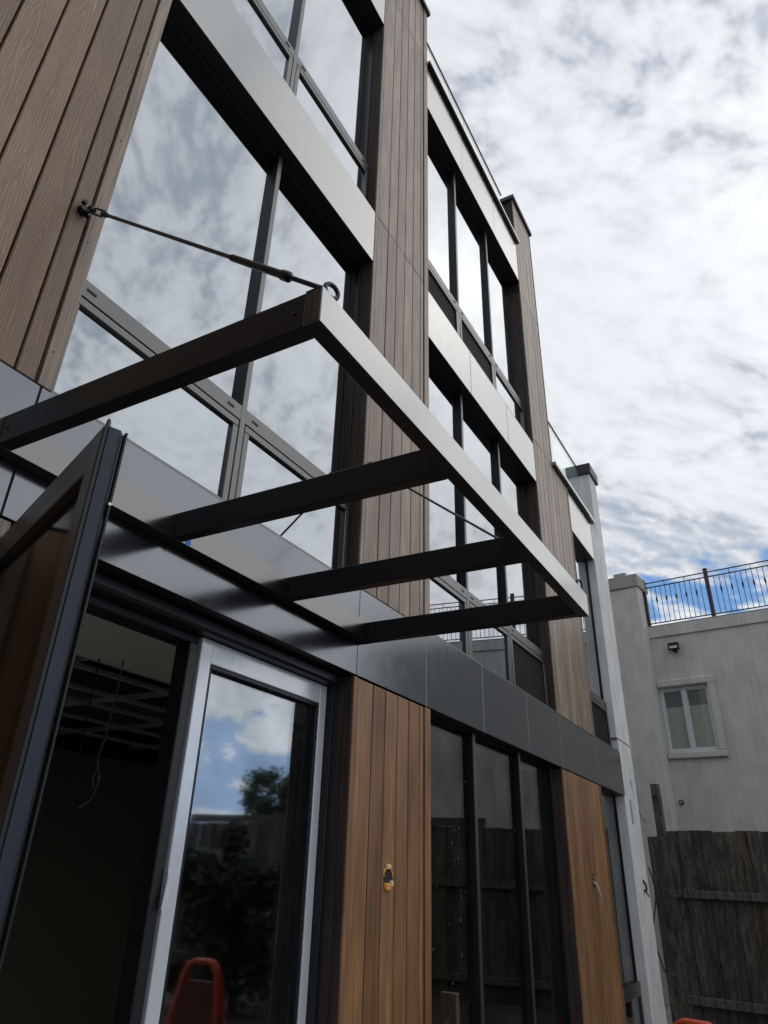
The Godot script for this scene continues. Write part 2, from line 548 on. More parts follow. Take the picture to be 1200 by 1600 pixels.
# A window bay: recess liner, mullions, transom with awning sashes below, fixed panes above.
# tilt: for each light, above zero, the lower sash barely opens and its pane goes dark.
func window(house: Node3D, x0: float, x1: float, y0: float, y1: float, mull: Array, transom: float, tilt: Array, glass: Material, low_glass: Material) -> void:
	var w := part(house, "window")
	var lights := []
	var a := x0 + 0.010
	for m in mull:
		lights.append([a, m[0]])
		a = m[1]
		span(w, "mullion", M.black_metal, m[0], m[1], y0, y1, -0.30, FRAME_Z - 0.003, 0.004)  # shade on the sides put into this black; the face stays grey
		span(w, "mullion_face", M.frame_grey, m[0] + 0.0015, m[1], y0, y1, FRAME_Z - 0.0028, FRAME_Z, 0.001)
	lights.append([a, x1 - 0.010])
	span(w, "jamb", M.black_metal, x0 - 0.002, x0 + 0.010, y0, y1, -0.26, -0.104, 0.002)
	span(w, "jamb", M.black_metal, x1 - 0.014, x1 - 0.0025, y0, y1, -0.26, -0.106, 0.002)
	span(w, "sill", M.frame_grey, x0, x1, y0 - 0.01, y0 + 0.022, -0.26, -0.010, 0.003)
	span(w, "head", M.black, x0, x1, y1 - 0.012, y1 - 0.001, -0.26, -0.100, 0.002)
	for i in lights.size():
		var l: Array = lights[i]
		var base := y0 + 0.022
		if transom > 0.0:
			base = transom
			span(w, "transom", M.black_metal, l[0], l[1], transom - 0.083, transom, -0.30, FRAME_Z - 0.003, 0.002)
			span(w, "transom_face", M.frame_grey, l[0], l[1], transom - 0.082, transom - 0.0005, FRAME_Z - 0.0029, FRAME_Z - 0.0005, 0.001)
			# weep covers near both ends of the transom
			for wx in [l[0] + 0.055, l[1] - 0.10]:
				var cap := put(w, "weep_cover", block(0.046, 0.013, 0.004, 0.001), M.black, Vector3(wx + 0.02, transom - 0.040, FRAME_Z + 0.001))
				cap.rotation.z = 0.0
				put(w, "weep_cover", block(0.036, 0.004, 0.005, 0.001), M.frame_grey, Vector3(wx + 0.022, transom - 0.040, FRAME_Z + 0.0025))
			var sy1 := transom - 0.083 - 0.006
			var sy0 := y0 + 0.026
			var sx0: float = l[0] + 0.006
			var sx1: float = l[1] - 0.006
			var s := put(w, "sash", sash_ring(sx0, sx1, sy0 - sy1, 0.0, 0.038, -0.060, 0.0), M.frame_grey, Vector3(0, sy1, FRAME_Z))
			s.rotation_degrees.x = -minf(tilt[i], 1.0)
			var p := put(w, "sash_pane", block(sx1 - sx0 - 0.074, sy1 - sy0 - 0.074, 0.008, 0.001), M.dark_opening if tilt[i] > 0.0 else glass, Vector3((sx0 + sx1) / 2, 0, 0))
			p.transform = Transform3D(s.transform.basis, s.position + s.transform.basis * Vector3((sx0 + sx1) / 2, (sy0 - sy1) / 2, -0.022))
			span(w, "sash_rebate", M.black, l[0], l[1], y0 + 0.022, transom - 0.083, -0.30, -0.19, 0.0)
		span(w, "pane", glass, l[0], l[1], base, y1 - 0.012, GLASS_Z - 0.012, GLASS_Z, 0.0)
		# thin glazing bead beside the pane
		span(w, "glazing_bead", M.black, l[0], l[0] + 0.008, base, y1 - 0.012, GLASS_Z, GLASS_Z + 0.010, 0.001)

# A row of panels in the plane of the facade with open joints over a sealant strip.
func panel_row(house: Node3D, called: String, joints: Array, y0: float, y1: float, m: Material, seal: Array) -> void:
	var r := part(house, called)
	span(r, "soffit", M.black, joints[0], joints[-1], y0 + 0.001, y1 - 0.001, -0.31, -0.007, 0.0)
	for i in joints.size() - 1:
		var g0 := 0.0 if i == 0 else 0.0035
		var g1 := 0.0 if i == joints.size() - 2 else 0.0035
		var p := span(r, "panel", m, joints[i] + g0, joints[i + 1] - g1, y0, y1, -0.006, 0.0, 0.0012)
		p.rotation = Vector3(rng.randf_range(-0.0012, 0.0012), rng.randf_range(-0.0012, 0.0012), 0)
		if i > 0:
			span(r, "joint_seal", M.seal if seal[i - 1] else M.seal_dark, joints[i] - 0.0032, joints[i] + 0.0032, y0 + 0.002, y1 - 0.002, -0.0065, -0.0016 if seal[i - 1] else -0.004, 0.0)

func build_house() -> Node3D:
	var house := thing("townhouse", "modern three-storey townhouse with brown board cladding, silver panels and dark mirrored windows", "house")
	# solid body behind the facade; the ground floor has a room behind the door
	span(house, "body_wall", M.slab, -4.0, 7.5, 2.97, 9.3, -9.0, -0.315, 0.0)
	span(house, "body_wall", M.slab, 7.501, 10.29, 2.97, 6.1, -9.0, -0.315, 0.0)
	span(house, "body_wall", M.core, 8.1, 10.3, 0.0, 2.97, -9.0, -0.315, 0.0)
	span(house, "body_wall", M.core, -4.0, 0.4, 0.0, 2.97, -9.0, -0.315, 0.0)
	# --- left cladding
	var L := [-2.0]
	var e := 1.004 - 0.1433 * 20
	L = []
	for i in 21:
		L.append(e + 0.1433 * i)
	L.append(1.085)
	for b in [[2.970, 9.36], [0.0, 2.468]]:
		var cl := part(house, "cladding")
		span(cl, "backing", M.seal_dark, -4.0, 1.135, b[0], b[1], -0.313, -0.021, 0.0)
		boards(cl, L, b[0], b[1], M.clad if b[0] > 1.0 else M.clad_tan, 0.287 if b[0] > 1.0 else 0.9)
		span(cl, "corner_trim", M.trim, 1.092, 1.150, b[0] + 0.001, b[1] - 0.001, -0.05, 0.004, 0.002, Vector2(0.3, 0.2))
		if b[0] > 1.0:
			for y in [3.12, 3.66, 4.28, 4.92, 5.6]:
				tube(cl, "screw", M.steel, [Vector3(1.112, y, 0.0), Vector3(1.112, y, 0.0065)], [0.0035], 8)
	# --- columns
	var ja := [3.276, 3.448, 3.592, 3.735, 3.879, 4.022, 4.078]
	column_cladding(house, 3.238, 4.165, [[2.970, 6.043, M.clad_fine, M.trim], [6.043, 9.36, M.clad_fine, M.trim], [9.36, 10.34, M.clad_fine, M.trim], [0.0, 2.468, M.clad_tan, M.clad_tan]], ja, [true, true, false, true])
	var jb := [7.025]
	for i in 9:
		jb.append(7.135 + 0.1487 * i)
	jb.append(8.365)
	column_cladding(house, 7.0, 8.40, [[2.970, 6.13, M.clad_fine, M.trim], [0.0, 2.468, M.clad_tan, M.clad_tan]], jb, [true, true])
	column_cladding(house, 7.0, 7.755, [[6.13, 8.43, M.clad_fine, M.trim], [8.43, 10.24, M.clad_fine, M.trim]], [7.025, 7.135, 7.2837, 7.4324, 7.5811, 7.735], [true, false])
	# raised column tops with dark metal caps
	var cap := part(house, "column_cap")
	span(cap, "cap_side", M.navy, 3.25, 4.14, 9.36, 10.34, -0.45, -0.301, 0.0)
	span(cap, "cap_flashing", M.rail_post, 3.20, 4.20, 10.341, 10.41, -0.48, 0.035, 0.004)
	cap = part(house, "column_cap")
	span(cap, "cap_side", M.navy, 7.001, 7.745, 9.0, 10.24, -0.40, -0.301, 0.0)
	span(cap, "cap_flashing", M.rail_post, 6.965, 7.79, 10.241, 10.31, -0.42, 0.035, 0.004)
	# --- panel rows
	panel_row(house, "fascia_band", [-4.0, 1.111, 3.262, 4.117, 5.089, 6.102, 7.052, 8.40, 9.60], 2.478, 2.968, M.panel_low, [false, false, true, true, true, true, true])
	panel_row(house, "spandrel_panel", [1.152, 3.236], 5.525, 6.043, M.silver, [])
	panel_row(house, "spandrel_panel", [4.168, 5.10, 6.10, 6.998], 5.525, 6.030, M.silver, [false, false])
	panel_row(house, "parapet_panel", [1.152, 3.236], 8.63, 9.36, M.silver, [])
	panel_row(house, "parapet_panel", [4.168, 5.10, 6.10, 7.03], 8.63, 9.37, M.silver, [false, false])
	panel_row(house, "parapet_panel", [8.335, 9.53], 5.525, 6.13, M.silver, [])
	# dark lining right of the left cladding and at the bottoms of the bays is part of the windows
	# --- parapet flashings
	span(house, "parapet_flashing", M.silver, 4.17, 7.07, 9.385, 9.425, -0.34, 0.042, 0.004)
	span(house, "parapet_flashing", M.black_metal, 4.17, 7.05, 9.371, 9.384, -0.30, 0.020, 0.002)
	span(house, "parapet_flashing", M.silver, 7.757, 9.66, 6.147, 6.195, -0.34, 0.050, 0.004)
	span(house, "parapet_flashing", M.black_metal, 7.757, 9.64, 6.131, 6.146, -0.30, 0.026, 0.002)
	span(house, "parapet_flashing", M.silver, -4.0, 3.19, 9.372, 9.42, -0.34, 0.042, 0.004)
	# --- windows
	var ma := [[2.177, 2.214]]
	var mb := [[5.024, 5.062], [5.975, 6.013]]
	window(house, 1.150, 3.238, 2.968, 5.525, ma, 3.581, [0.0, 0.0], M.glass, M.glass_low)
	window(house, 1.150, 3.238, 6.043, 8.63, ma, 6.640, [0.0, 0.0], M.glass, M.glass_low)
	window(house, 4.165, 7.0, 2.968, 5.525, mb, 3.575, [0.0, 0.0, 14.0], M.glass, M.glass_low)
	window(house, 4.165, 7.0, 6.043, 8.63, mb, 6.625, [11.0, 11.0, 0.0], M.glass, M.glass_low)
	window(house, 8.40, 9.56, 2.968, 5.525, [], 3.575, [12.0], M.glass, M.glass_low)
	window(house, 4.165, 7.0, 0.02, 2.478, [[5.052, 5.095], [6.030, 6.073]], 0.0, [], M.glass_low, M.glass_low)
	window(house, 8.49, 9.56, 0.02, 2.478, [], 0.62, [0.0], M.glass_low, M.glass_low)
	var st := SurfaceTool.new()
	st.begin(Mesh.PRIMITIVE_TRIANGLES)
	for i in 90:
		var cx := rng.randf_range(4.2, 5.0) if i < 60 else rng.randf_range(5.1, 6.9)
		var cy := rng.randf_range(0.3, 2.4) if i % 3 else 2.42 - 0.25 * rng.randf() * rng.randf()
		if i % 5 == 0:
			cx = 4.86 + rng.randf_range(-0.02, 0.02)
		var r := rng.randf_range(0.0018, 0.0045)
		var el := rng.randf_range(1.0, 4.0)
		var c := Vector3(cx, cy, GLASS_Z + 0.0012)
		var lean := rng.randf_range(-0.8, 0.8)
		for q in 5:
			var a0 := TAU * q / 5.0
			var a1 := TAU * (q + 1) / 5.0
			tri(st, c, c + Vector3(cos(a0) * r + sin(a0) * r * lean, sin(a0) * r * el, 0), c + Vector3(cos(a1) * r + sin(a1) * r * lean, sin(a1) * r * el, 0), Vector3(0, 0, 1))
	put(house, "paint_specks", st.commit(), M.speck).set_meta("kind", "stuff")
	# --- white wing wall at the far end, with the pier above it
	span(house, "wing_wall", M.white_wall, 9.562, 10.30, 3.142, 6.13, -0.60, 0.0, 0.008)
	span(house, "wing_wall", M.white_wall, 9.602, 10.30, 0.0, 3.128, -0.60, 0.0, 0.008)
	span(house, "wing_wall", M.white_wall, 9.562, 9.6005, 0.0, 2.476, -0.60, 0.0, 0.004)
	span(house, "wall_joint", M.seal, 9.60, 10.29, 3.127, 3.143, -0.59, -0.008, 0.0)
	span(house, "wing_pier", M.white_wall, 9.90, 10.30, 6.131, 7.12, -0.42, 0.0, 0.006)
	span(house, "pier_cap", M.rail_post, 9.86, 10.345, 7.121, 7.29, -0.46, 0.035, 0.004)
	# switch recess and a pulled wire in the white wall
	span(house, "switch_recess", M.seal, 9.80, 9.90, 2.18, 2.46, -0.01, 0.002, 0.001)
	span(house, "switch_recess", M.core, 9.98, 10.10, 0.10, 0.19, -0.01, 0.002, 0.001)
	# --- ragged cable hole in the timber of the first column
	return house

func cable_hole(house: Node3D, c: Vector3, rx: float, ry: float) -> void:
	var h := part(house, "cable_hole")
	var st := SurfaceTool.new()
	st.begin(Mesh.PRIMITIVE_TRIANGLES)
	var r2 := RandomNumberGenerator.new()
	r2.seed = 5
	var n := 22
	var rim := []
	for i in n:
		var a := TAU * i / n
		var k := r2.randf_range(0.82, 1.12)
		rim.append(Vector3(cos(a) * rx * k, sin(a) * ry * k, 0.0035))
	for i in n:
		tri(st, Vector3(0, 0, 0.0015), rim[i], rim[(i + 1) % n], Vector3(0, 0, 1))
	put(h, "hole_depth", st.commit(), M.core, c)
	# splintered pale edges round it
	st = SurfaceTool.new()
	st.begin(Mesh.PRIMITIVE_TRIANGLES)
	for i in n:
		var a := TAU * i / n
		if sin(a) > -0.35 and r2.randf() < 0.25:
			continue
		var deep := 0.72 if sin(a) < -0.3 else 0.86
		var p0: Vector3 = rim[i]
		var p1: Vector3 = rim[(i + 1) % n]
		var q0 := Vector3(p0.x * deep * r2.randf_range(0.85, 1.0), p0.y * deep, 0.006 + r2.randf() * 0.004)
		tri(st, p0 * 1.05, p1 * 1.05, q0, Vector3(0, 0, 1))
		tri(st, p1 * 1.05, q0, Vector3(p1.x * deep, p1.y * deep * 0.95, 0.005), Vector3(0, 0, 1))
	put(h, "torn_edge", st.commit(), M.foam, c)
	put(h, "insulation_lump", block(0.058, 0.034, 0.018, 0.010), M.foam, c + Vector3(-0.006, -ry * 0.80, 0.006))
	put(h, "insulation_lump", block(0.034, 0.028, 0.018, 0.010), M.foam_pale, c + Vector3(rx * 0.60, -ry * 0.55, 0.007))
	put(h, "insulation_lump", block(0.050, 0.022, 0.014, 0.007), M.foam_pale, c + Vector3(0.0, ry * 0.82, 0.005))

func build_doors(house: Node3D) -> void:
	var df := part(house, "door_frame")
	span(df, "head", M.black_metal, 1.15, 3.238, 2.420, 2.477, -0.29, -0.085, 0.012)
	span(df, "head", M.black, 1.15, 3.238, 2.385, 2.4195, -0.29, -0.175, 0.004)
	span(df, "jamb", M.black_metal, 3.2165, 3.2365, 0.0, 2.420, -0.29, -0.112, 0.003)
	span(df, "jamb", M.black_metal, 1.15, 1.195, 0.0, 2.420, -0.29, -0.112, 0.003)
	span(df, "meeting_stile", M.black, 2.168, 2.2225, 0.0, 2.384, -0.25, -0.165, 0.004)
	span(df, "sill", M.black_metal, 1.196, 3.216, 0.0, 0.03, -0.29, -0.10, 0.003)
	# closed leaf with protective film on its frame
	var leaf := part(house, "door_leaf")
	var x0 := 2.225
	var x1 := 3.214
	var zf := -0.152
	span(leaf, "stile", M.film, x0, x0 + 0.070, 0.035, 2.4175, zf - 0.05, zf, 0.003)
	span(leaf, "stile", M.film, x1 - 0.060, x1, 0.035, 2.4175, zf - 0.05, zf, 0.003)
	span(leaf, "rail", M.film, x0 + 0.0705, x1 - 0.0605, 2.318, 2.417, zf - 0.05, zf - 0.001, 0.003)
	span(leaf, "rail", M.film, x0 + 0.0705, x1 - 0.0605, 0.036, 0.16, zf - 0.05, zf - 0.001, 0.003)
	put(leaf, "glazing_bead", sash_ring(x0 + 0.0705, x1 - 0.0605, 0.1605, 2.3175, 0.020, zf - 0.050, zf - 0.006), M.black_metal)
	span(leaf, "pane", M.glass_door, x0 + 0.091, x1 - 0.081, 0.181, 2.2975, zf - 0.045, zf - 0.035, 0.0)
	# film that has come loose: a flap and its ragged edge
	var st := SurfaceTool.new()
	st.begin(Mesh.PRIMITIVE_TRIANGLES)
	var fl := [Vector3(0.0, 0.075, 0.001), Vector3(-0.010, 0.055, 0.006), Vector3(-0.006, 0.02, 0.010), Vector3(-0.026, -0.07, 0.014), Vector3(-0.008, -0.074, 0.004), Vector3(0.006, -0.06, 0.002), Vector3(0.020, -0.02, 0.003), Vector3(0.010, 0.05, 0.002)]
	for i in range(1, fl.size() - 1):
		tri(st, fl[0], fl[i], fl[i + 1], Vector3(0, 0, 1))
	put(leaf, "loose_film", st.commit(), M.film, Vector3(x0 + 0.004, 1.47, zf + 0.001))
	# a black strip of bare frame where the film is gone
	# open leaf, hinged at the left jamb and standing out over the yard
	var ol := part(house, "door_leaf")
	ol.set_meta("label", "bare grey door leaf standing open with its dark edge towards the yard")
	ol.position = Vector3(1.1815, 0.0, -0.127)
	ol.rotation.y = -deg_to_rad(110.4)
	var W := 0.970
	var T := 0.046
	span(ol, "stile", M.leaf_frame, W - 0.066, W, 0.035, 2.417, -T, 0.0, 0.003)
	span(ol, "stile", M.leaf_frame, 0.0, 0.075, 0.035, 2.417, -T, 0.0, 0.003)
	span(ol, "rail", M.leaf_frame, 0.0755, W - 0.0665, 2.317, 2.4165, -T, -0.0006, 0.003)
	span(ol, "rail", M.leaf_frame, 0.0755, W - 0.0665, 0.036, 0.16, -T, -0.0006, 0.003)
	span(ol, "pane", M.glass_leaf, 0.076, W - 0.067, 0.161, 2.3165, -0.034, -0.022, 0.0)
	span(ol, "leaf_edge", M.navy, W + 0.0005, W + 0.006, 0.036, 2.4165, -T + 0.006, -0.010, 0.002)
	span(ol, "leaf_edge", M.black, W + 0.0005, W + 0.004, 0.036, 2.4165, -0.0098, -0.001, 0.001)
	span(ol, "rebate_flange", M.black_metal, W - 0.004, W + 0.016, 0.036, 2.410, -T - 0.006, -T - 0.0005, 0.001)
	tube(ol, "shoot_bolt", M.steel, [Vector3(W - 0.010, 2.40, -0.012), Vector3(W - 0.014, 2.436, -0.012), Vector3(W - 0.016, 2.446, -0.012)], [0.0058, 0.0058, 0.003], 10)
	tube(ol, "strike_pin", M.bright_steel, [Vector3(W + 0.010, 2.226, -T - 0.002), Vector3(W + 0.018, 2.226, -T - 0.002)], [0.004], 8)

func build_room(house: Node3D) -> void:
	# bare ground-floor room with an open ceiling grid
	span(house, "room_floor", M.screed, 0.4, 8.1, -0.02, 0.02, -9.0, -0.30, 0.0)
	span(house, "room_wall", M.inner_wall, 3.7, 8.1, 0.02, 2.58, -5.05, -4.9, 0.0)  # wall stops short: an added unseen rear opening lets light into the room
	span(house, "room_wall", M.core, 3.7, 8.1, 2.581, 2.965, -5.05, -4.95, 0.0)
	span(house, "room_wall", M.inner_wall, 0.402, 0.46, 0.02, 2.96, -4.9, -0.32, 0.0)
	span(house, "room_wall", M.inner_wall, 8.0, 8.098, 0.02, 2.96, -4.9, -0.32, 0.0)
	# dropped plaster sheet by the window line, with a joint, in front of the void
	var pc := part(house, "plaster_ceiling")
	span(pc, "sheet", M.plaster, 0.46, 2.668, 2.60, 2.613, -1.60, -0.29, 0.001)
	span(pc, "sheet", M.plaster, 2.674, 5.2, 2.602, 2.615, -1.57, -0.29, 0.001)
	span(pc, "sheet", M.plaster, 5.206, 8.0, 2.60, 2.613, -1.58, -0.29, 0.001)
	span(house, "room_slab", M.slab, 0.46, 8.0, 2.955, 2.969, -4.95, -0.31, 0.0)
	var grid := part(house, "ceiling_grid")
	for i in 6:
		var z: float = [-1.78, -2.05, -2.62, -3.05, -3.7, -4.4][i]
		span(grid, "batten", M.stud, 0.46, 8.0, 2.66 + 0.004 * i, 2.69 + 0.004 * i, z - 0.018, z + 0.018, 0.002)
	for i in 7:
		var x := 1.0 + i * 1.03
		span(grid, "bearer", M.stud, x - 0.014, x + 0.014, 2.705, 2.745, -4.85, -1.62, 0.002)
	for i in 6:
		var x := 1.3 + i * 1.03
		tube(grid, "hanger_rod", M.stud, [Vector3(x, 2.745, -2.3 - 0.3 * (i % 3)), Vector3(x, 2.955, -2.3 - 0.3 * (i % 3))], [0.004], 6)
	span(grid, "duct", M.core, 2.2, 4.6, 2.76, 2.90, -3.0, -2.35, 0.01)

func build_interior_wires() -> void:
	var c := tube(self, "hanging_cable", M.wire_grey, [Vector3(2.88, 2.66, -1.40), Vector3(2.88, 2.45, -1.40), Vector3(2.872, 2.30, -1.402), Vector3(2.866, 2.16, -1.40), Vector3(2.845, 2.08, -1.40), Vector3(2.845, 2.02, -1.40), Vector3(2.868, 1.97, -1.40), Vector3(2.872, 1.92, -1.395), Vector3(2.850, 1.90, -1.40), Vector3(2.838, 1.94, -1.405), Vector3(2.852, 1.99, -1.40), Vector3(2.876, 1.95, -1.39), Vector3(2.862, 1.86, -1.40), Vector3(2.846, 1.83, -1.40), Vector3(2.80, 1.80, -1.40), Vector3(2.775, 1.785, -1.40)], [0.0045], 6)
	tag(c, "pale cable hanging in a knotted loop inside the dark doorway", "cable")
	c = tube(self, "hanging_cable", M.wire_black, [Vector3(2.80, 2.66, -1.52), Vector3(2.80, 2.3, -1.52), Vector3(2.795, 2.08, -1.5), Vector3(2.775, 1.99, -1.5), Vector3(2.76, 1.96, -1.5), Vector3(2.72, 1.82, -1.5)], [0.005], 6)
	tag(c, "black cable end hanging left of the pale cable inside the doorway", "cable")

# ---------------------------------------------------------------- awning frame and its rods
func build_awning() -> void:
	var aw := thing("awning_frame", "open steel awning frame with silver front beam and dark rafters above the door", "awning")
	var y0 := 2.655
	var y1 := 2.763
	span(aw, "front_beam", M.silver, 0.998, 3.316, y0 + 0.001, y1, 1.2455, 1.2475, 0.0006)
	span(aw, "front_beam", M.black_metal, 0.998, 3.316, y0, y1, 1.200, 1.245, 0.002)
	span(aw, "back_channel", M.channel, 0.96, 3.312, y0 + 0.001, y1 + 0.002, 0.0585, 0.0605, 0.0006)
	span(aw, "back_channel", M.black_metal, 0.96, 3.312, y0, y1, 0.002, 0.058, 0.002)
	for x in [0.998, 1.760, 2.514, 3.262]:
		span(aw, "rafter", M.black_metal, x, x + 0.048, y0 + 0.0006, y1 - 0.0006, 0.061, 1.1995, 0.002)
	span(aw, "end_cap", M.glass_dark, 0.9957, 0.9972, y0 + 0.005, y1 - 0.005, 1.204, 1.243, 0.0004)
	for q in [[y0, y0 + 0.003, 1.2, 1.247], [y1 - 0.003, y1, 1.2, 1.247], [y0 + 0.0032, y1 - 0.0032, 1.2, 1.2025], [y0 + 0.0032, y1 - 0.0032, 1.2445, 1.247]]:
		span(aw, "tube_edge", M.leaf_frame, 0.9945, 0.9975, q[0], q[1], q[2], q[3], 0.0004)
	# screws that hold the rafters to the back channel and the beam
	for x in [0.998, 1.760, 2.514, 3.262]:
		for z in [0.085, 1.17]:
			tube(aw, "screw", M.steel, [Vector3(x - 0.001, 2.709, z), Vector3(x - 0.0035, 2.709, z)], [0.0055], 6)

func build_rods() -> void:
	var k := 0
	for spot in [[Vector3(1.050, 3.775, 0.0), Vector3(1.062, 2.812, 1.222)], [Vector3(3.285, 3.775, 0.0), Vector3(3.294, 2.812, 1.222)]]:
		var a: Vector3 = spot[0]
		var b: Vector3 = spot[1]
		var rod := thing("tension_rod", ["black tension rod with turnbuckle bolted to the near brown cladding edge", "black tension rod rising to the column behind the far awning corner"][k], "tension rod", a, 0.0, "tension rods holding the awning frame")
		var e := b - a
		var d := e.normalized()
		var side := d.cross(Vector3.UP).normalized()
		var up := side.cross(d).normalized()
		var s := Vector3(0, 0, 0.030)
		var dd := (e - s).normalized()
		var ln := (e - s).length()
		# wall fixing: boss and cluster of nuts
		tube(rod, "wall_boss", M.black, [Vector3(0, 0, 0.0), Vector3(0, 0, 0.012), Vector3(0, 0, 0.028)], [0.022, 0.022, 0.012], 12)
		for q in [[-0.012, 0.024], [0.016, 0.022], [0.018, -0.020], [-0.016, -0.012]]:
			tube(rod, "nut", M.black_metal, [Vector3(q[0], q[1], 0.014), Vector3(q[0], q[1], 0.034)], [0.010], 6)
		tube(rod, "eye", M.black, ring_pts(s + dd * 0.03, dd, up, 0.014, 14), [0.005], 6, true)
		# open turnbuckle body
		var t0 := s + dd * 0.055
		var t1 := s + dd * 0.175
		for sg in [-1.0, 1.0]:
			tube(rod, "turnbuckle_bar", M.black_metal, [t0 + up * 0.003 * sg, t0 + dd * 0.018 + up * 0.0125 * sg, t1 - dd * 0.016 + up * 0.0125 * sg, t1 + up * 0.004 * sg], [0.0042], 6)
		tube(rod, "turnbuckle_nut", M.black, [t0 - dd * 0.012, t0 + dd * 0.016], [0.0085], 10)
		tube(rod, "turnbuckle_nut", M.black, [t1 - dd * 0.018, t1 + dd * 0.010, t1 + dd * 0.022], [0.012, 0.011, 0.007], 10)
		var p1 := s + dd * ln * 0.70
		tube(rod, "bar", M.steel, [t1, p1], [0.0068], 10)
		var p2 := s + dd * ln * 0.885
		tube(rod, "sleeve", M.black, [p1 - dd * 0.012, p1, p2 - dd * 0.03, p2 - dd * 0.028, p2, p2 + dd * 0.004], [0.007, 0.0105, 0.0118, 0.0150, 0.0150, 0.009], 12)
		tube(rod, "stud", M.black, [p2, s + dd * (ln - 0.02)], [0.0072], 8)
		# open eye hook on top of the beam
		tube(rod, "eye_hook", M.black, ring_pts(e + Vector3(0.006, 0.004, 0.0), Vector3(0.95, 0, 0.3), Vector3.UP, 0.021, 18, -1.9, 3.9), [0.0062], 8)
		tube(rod, "eye_shank", M.black, [e + Vector3(0.006, -0.016, 0), e + Vector3(0.006, -0.0485, 0)], [0.0065], 8)
		k += 1
	var t := put(self, "tape_scrap", block(0.030, 0.022, 0.0008, 0.0002), M.tape, Vector3(1.842, 2.668, 0.0612))
	t.rotation.z = 0.5
	tag(t, "torn scrap of blue tape on the awning's back channel beside a rafter", "tape")

# ---------------------------------------------------------------- glass balustrades on the roof terraces
func build_balustrades() -> void:
	var k := 0
	for s in [[4.20, 7.0, 9.425, 10.42, "clear glass balustrade with thin black rail along the upper roof parapet", [5.6]], [7.80, 9.895, 6.195, 7.22, "clear glass balustrade with thin black rail on the lower terrace beside the white pier", [8.43]]]:
		var g := thing("glass_balustrade", s[4], "balustrade", Vector3(0, 0, -0.16), 0.0, "glass balustrades on the roof terraces")
		var edges: Array = [s[0]] + s[5] + [s[1]]
		for i in edges.size() - 1:
			span(g, "pane", M.balustrade, edges[i] + 0.006, edges[i + 1] - 0.006, s[2], s[3] - 0.012, -0.006, 0.006, 0.001)
		span(g, "top_rail", M.rail_black, s[0], s[1], s[3] - 0.012, s[3] + 0.010, -0.014, 0.014, 0.003)
		k += 1

# ---------------------------------------------------------------- neighbour
func neighbour_frame(dist: float) -> Array:
	var az := deg_to_rad(8.0)
	return [Vector3(dist * cos(az), 0.0, 2.0 + dist * sin(az)), -deg_to_rad(98.0)]

